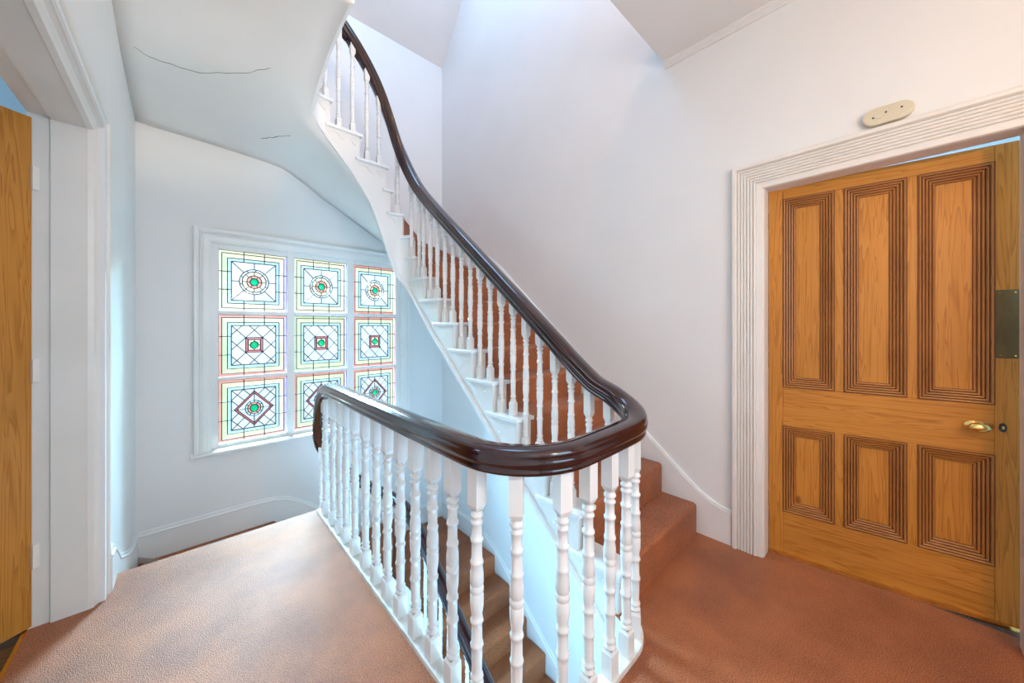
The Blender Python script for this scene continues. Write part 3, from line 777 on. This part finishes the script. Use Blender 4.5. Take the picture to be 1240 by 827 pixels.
wc = [(0,-.002),(0,.030),(.006,.034),(.022,.034),(.028,.026),(.034,.024)] + REED(.036,.060,2,.020,.005) + [(.064,.016),(.095,.013),(.102,.010),(.108,.010),(.110,-.002)]
frame_loop(m, (WX0-.11,WX1+.11,.245,2.12), wc, lambda u,v,h: (u,YF-h,v), True)
m.build('window_casing', M['trim'], win)
MB().prism_axis([(YF+.03,.262),(YF-.05,.250),(YF-.056,.245),(YF-.056,.228),(YF-.045,.222),(YF,.222),(YF+.03,.222)], WX0-.13, WX1+.13, lambda u,v,t: (t,u,v)).build('window_sill', M['trim'], win, .003)

def cut_poly(poly, a, b, c):
    """split convex poly by a x + b y = c"""
    L, R = [], []
    n = len(poly)
    for i in range(n):
        p, q = poly[i], poly[(i+1)%n]; dp = a*p[0]+b*p[1]-c; dq = a*q[0]+b*q[1]-c
        (L if dp <= 1e-7 else R).append(p)
        if abs(dp) <= 1e-7: R.append(p)
        if dp*dq < -1e-12:
            t = dp/(dp-dq); x = (lerp(p[0],q[0],t), lerp(p[1],q[1],t)); L.append(x); R.append(x)
    def ok(P):
        if len(P) < 3: return False
        return abs(sum(P[k][0]*P[(k+1)%len(P)][1]-P[(k+1)%len(P)][0]*P[k][1] for k in range(len(P)))) > 1e-3
    return [P for P in (L, R) if ok(P)]
def sq_r(h, t): return h/max(abs(cos(t)), abs(sin(t)))
def sector(r1, r2, a0, a1, n=6):
    A = [lerp(a0,a1,k/n) for k in range(n+1)]
    return [(r1(t)*cos(t), r1(t)*sin(t)) for t in A] + [(r2(t)*cos(t), r2(t)*sin(t)) for t in A[::-1]]
def ring(r1, r2, n, off=0, seg=4): return [sector(lambda t: r1, lambda t: r2, off+2*pi*k/n, off+2*pi*(k+1)/n, seg) for k in range(n)]
FH = .65   # half size of the field in panel units [-1,1]
def design(kind):
    field, joined = [], {'yellow': [], 'blue': [], 'pink': [], 'red': [], 'cream': [], 'clear2': []}
    if kind == 0:
        f8 = []
        for k in range(8):
            a0 = k*pi/4; a1 = a0+pi/4
            f8.append(sector(lambda t: sq_r(1,t), lambda t: .66, a0, a1, 5))
        field = f8
        joined['clear2'] = ring(.66,.54,10,.2,3); joined['cream'] = ring(.54,.34,8,0,3); joined['pink'] = ring(.34,.19,6,0,3)
        round_ = .19
    elif kind == 1:
        cells = [[(-1,-1),(1,-1),(1,1),(-1,1)]]
        for a, b, c in [(1,1,v) for v in (-1.54,-.77,0,.77,1.54)]+[(1,-1,v) for v in (-1.54,-.77,0,.77,1.54)]:
            cells = sum([cut_poly(p, a, b, c) for p in cells], [])
        for p in cells:
            cx = sum(q[0] for q in p)/len(p); cy = sum(q[1] for q in p)/len(p)
            if abs(cx)+abs(cy) < .76: continue
            field.append(p)
        s = .385
        field += [[(-s,s),(0,.77),(s,s)],[(s,s),(.77,0),(s,-s)],[(s,-s),(0,-.77),(-s,-s)],[(-s,-s),(-.77,0),(-s,s)]]
        for k in range(4):
            a0 = -pi/4+k*pi/2; joined['red'].append(sector(lambda t: sq_r(s,t), lambda t: sq_r(.27,t), a0, a0+pi/2, 1))
            joined['cream'].append(sector(lambda t: sq_r(.27,t), lambda t: .185, a0+pi/4, a0+3*pi/4, 6))
        round_ = .185
    else:
        cells = [[(-1,-1),(1,-1),(1,1),(-1,1)]]
        D1, D2 = .88, .76
        # corners outside the diamond
        for sx, sy in ((1,1),(1,-1),(-1,1),(-1,-1)):
            tri = [(D1*sx,0),(sx,0),(sx,sy),(0,sy),(0,D1*sy)]
            cs = [tri]
            for a, b, c in ((sx,sy,1.49),(sx,-sy,0),(sx,-sy,.51),(sx,-sy,-.51)):
                cs = sum([cut_poly(p, a, b, c) for p in cs], [])
            field += cs
        for k in range(4):
            a0 = k*pi/2
            dr = lambda h: (lambda t: h/(abs(cos(t))+abs(sin(t))))
            joined['red'].append(sector(dr(D1), dr(D2), a0, a0+pi/2, 1))
            field.append(sector(dr(D2), lambda t: .40, a0, a0+pi/2, 8))
        joined['blue2'] = ring(.40,.30,12,0,2); joined['pink'] = ring(.30,.19,6,0,3)
        round_ = .19
    return field, joined, round_
def glass_prism(m, poly, fn, th=.0022):
    ar = sum(poly[k][0]*poly[(k+1)%len(poly)][1]-poly[(k+1)%len(poly)][0]*poly[k][1] for k in range(len(poly)))
    if ar < 0: poly = poly[::-1]
    # a single sheet of glass with real thickness is not needed to see through: one pane face
    i = len(m.v); m.v += [fn(p[0],p[1],0) for p in poly]; m.f.append(tuple(range(i,i+len(poly)))); m.smooth.append(False)
for ci, (x0, x1) in enumerate(GX):
    for ri, (z0, z1) in enumerate(GZ):
        cx, cz, hw, hh = (x0+x1)/2, (z0+z1)/2, (x1-x0)/2, (z1-z0)/2
        pn = empty('stained_glass_panel', (cx, YW, cz), 0, win)
        fw, fh = hw*FH, hh*FH
        FF = lambda u,v,h: (u*fw, h, v*fh)
        PF = lambda u,v,h: (u*hw, h, v*hh)
        field, joined, rr = design(ri)
        edges = []
        def add_edges(poly, fn):
            for k in range(len(poly)):
                a = fn(*poly[k],0); b = fn(*poly[(k+1)%len(poly)],0); edges.append((a,b))
        fc = 'clear'
        for p in field:
            m = MB(); glass_prism(m, p, FF); add_edges(p, FF)
            m.build('glass_piece', G['clear'], pn)
        for kname, polys in joined.items():
            if not polys: continue
            m = MB()
            for p in polys: glass_prism(m, p, FF); add_edges(p, FF)
            g = {'clear2':'clear','blue2':'blue'}.get(kname, kname)
            m.build(kname.rstrip('2')+'_glass', G[g], pn)
        # green roundel, a shallow dome
        m = MB(); sy = .9
        rows = [[(rr*s_*cos(2*pi*k/20)*fw, -.010*math.sqrt(max(0,1-s_*s_)), rr*s_*sin(2*pi*k/20)*fh) for k in range(20)] for s_ in (1,.9,.7,.4,.02)]
        m.grid(rows, True, True); m.f.append(tuple(len(m.v)-20+k for k in range(20))); m.smooth.append(True)
        m.build('glass_roundel', G['green'], pn)
        cp_ = [(rr*cos(2*pi*k/20), rr*sin(2*pi*k/20)) for k in range(20)]; add_edges(cp_, FF)
        # borders : outer strip, coloured strip, inner blue strip
        lv = [1.0, .91, .755, FH]
        third = [-1, -.30, .30, 1]
        outer = ['pink','pink','pink'][ci] if ri == 2 else ['cream','cream','pink'][ci] if ri == 0 else ['pink','lime','pink'][ci]
        cols = [outer, 'yellow', 'blue']
        for b in range(3):
            A, B = lv[b], lv[b+1]
            m = MB(); m2 = MB()
            for side in range(4):
                for t in range(3):
                    # segment corners along the side: outer A, inner B
                    ta, tb = third[t], third[t+1]
                    pa = (ta*A if abs(ta) == 1 else ta, A); pb = (tb*A if abs(tb) == 1 else tb, A)
                    pc = (tb*B if abs(tb) == 1 else tb, B); pd = (ta*B if abs(ta) == 1 else ta, B)
                    def rot(p):
                        x, y = p
                        for _ in range(side): x, y = y, -x
                        return (x, y)
                    poly = [rot(q) for q in (pa,pb,pc,pd)]
                    tgt = m2 if (b == 0 and side == 1 and ci < 2) or (b == 1 and side == 3) else m
                    glass_prism(tgt, poly, PF)
                    add_edges([poly[0],poly[1]], PF) if b == 0 else None
                    add_edges([poly[2],poly[3]], PF)
                    if t < 2: edges.append((PF(*poly[1],0), PF(*poly[2],0)))
            if m.f: m.build('border_glass', G[cols[b]], pn)
            if m2.f: m2.build('border_glass', G['mauve' if b == 0 else 'lime'], pn)
        # corner leads
        seen = set(); lm = MB()
        for a, b in edges:
            key = tuple(sorted([(round(a[0],4),round(a[2],4)),(round(b[0],4),round(b[2],4))]))
            if key in seen or key[0] == key[1]: continue
            seen.add(key)
            dx, dz = b[0]-a[0], b[2]-a[2]; L = math.hypot(dx,dz)
            if L < 1e-4: continue
            nx, nz = -dz/L*.0033, dx/L*.0033
            A = [(a[0]+nx,a[2]+nz),(b[0]+nx,b[2]+nz),(b[0]-nx,b[2]-nz),(a[0]-nx,a[2]-nz)]
            i = len(lm.v); lm.v += [(q[0],-.0035,q[1]) for q in A]+[(q[0],.0035,q[1]) for q in A]
            for f_ in ((0,1,2,3),(7,6,5,4),(0,4,5,1),(1,5,6,2),(2,6,7,3),(3,7,4,0)): lm.f.append(tuple(i+k for k in f_)); lm.smooth.append(False)
        lm.build('lead_came', M['lead'], pn)

# ------------------------------------------------------------------ small things
pl = empty('wall_plate', (XR, .012, 2.276), 0); pl.scale = (1, 1.22, 1.1)
tag(pl, 'oval aged ivory plate screwed to the wall above the pine door', 'wall plate')
def stad(L, R, n=10, k=1.0):
    return [(L*k+R*cos(a), R*sin(a)) for a in [lerp(-pi/2,pi/2,i/n) for i in range(n+1)]] + [(-L*k+R*cos(a), R*sin(a)) for a in [lerp(pi/2,3*pi/2,i/n) for i in range(n+1)]]
MB().prism_axis(stad(.032,.036), 0, .030, lambda u,v,t: (-t,u,v)).build('body', M['ivory'], pl, .006, 3)
rr_ = [(.022+.014*cos(a), .013*sin(a)) for a in [2*pi*k/16 for k in range(16)]]
MB().prism_axis(rr_, .029, .0325, lambda u,v,t: (-t,u,v)).build('round_cap', M['ivory'], pl, .001)
for u, v in ((.038,-.004),(.004,.006),(-.036,.008)):
    MB().prism_axis([(u+.0035*cos(a), v+.0035*sin(a)) for a in [2*pi*k/8 for k in range(8)]], .028, .0312, lambda u,v,t: (-t,u,v)).build('screw', M['dark'], pl)
#CRACKS
# hairline cracks in the plaster of the soffit, laid just under its surface
bpy.context.view_layer.update()
dg = bpy.context.evaluated_depsgraph_get()
def under(x, y):
    z = []
    for ob in (so, ce):
        ok, loc, nor, idx = ob.evaluated_get(dg).ray_cast(Vector((x, y, .5)), Vector((0,0,1)))
        if ok: z.append(loc.z)
    return min(z)-.001 if z else None
def crack(pts, wid, parent):
    path = []
    for (x0,y0),(x1,y1) in zip(pts, pts[1:]):
        for k in range(5):
            t = k/5; x = lerp(x0,x1,t)+random.uniform(-.006,.006); y = lerp(y0,y1,t)+random.uniform(-.006,.006); z = under(x, y)
            if z: path.append((x,y,z))
    if len(path) < 3: return
    m = MB(); n = len(path); rows = []
    for k, p in enumerate(path):
        w_ = wid*(.25+.75*math.sin(pi*min(1,(k+1)/(n+1))))*random.uniform(.6,1.3)
        a = path[max(0,k-1)]; b = path[min(n-1,k+1)]; L = math.hypot(b[0]-a[0], b[1]-a[1]) or 1
        nx, ny = -(b[1]-a[1])/L*w_, (b[0]-a[0])/L*w_
        rows.append([(p[0]+nx,p[1]+ny,p[2]+.002),(p[0],p[1],p[2]-.0008),(p[0]-nx,p[1]-ny,p[2]+.002)])
    m.grid(rows, False, False); m.build('plaster_crack', M['crack'], parent)
crack([(-0.218, 2.991), (-0.146, 3.023), (0.058, 3.006), (0.293, 2.826), (0.427, 2.682)], .0028, up); crack([(0.438, 3.45), (0.492, 3.367), (0.55, 3.282), (0.619, 3.171)], .004, up)
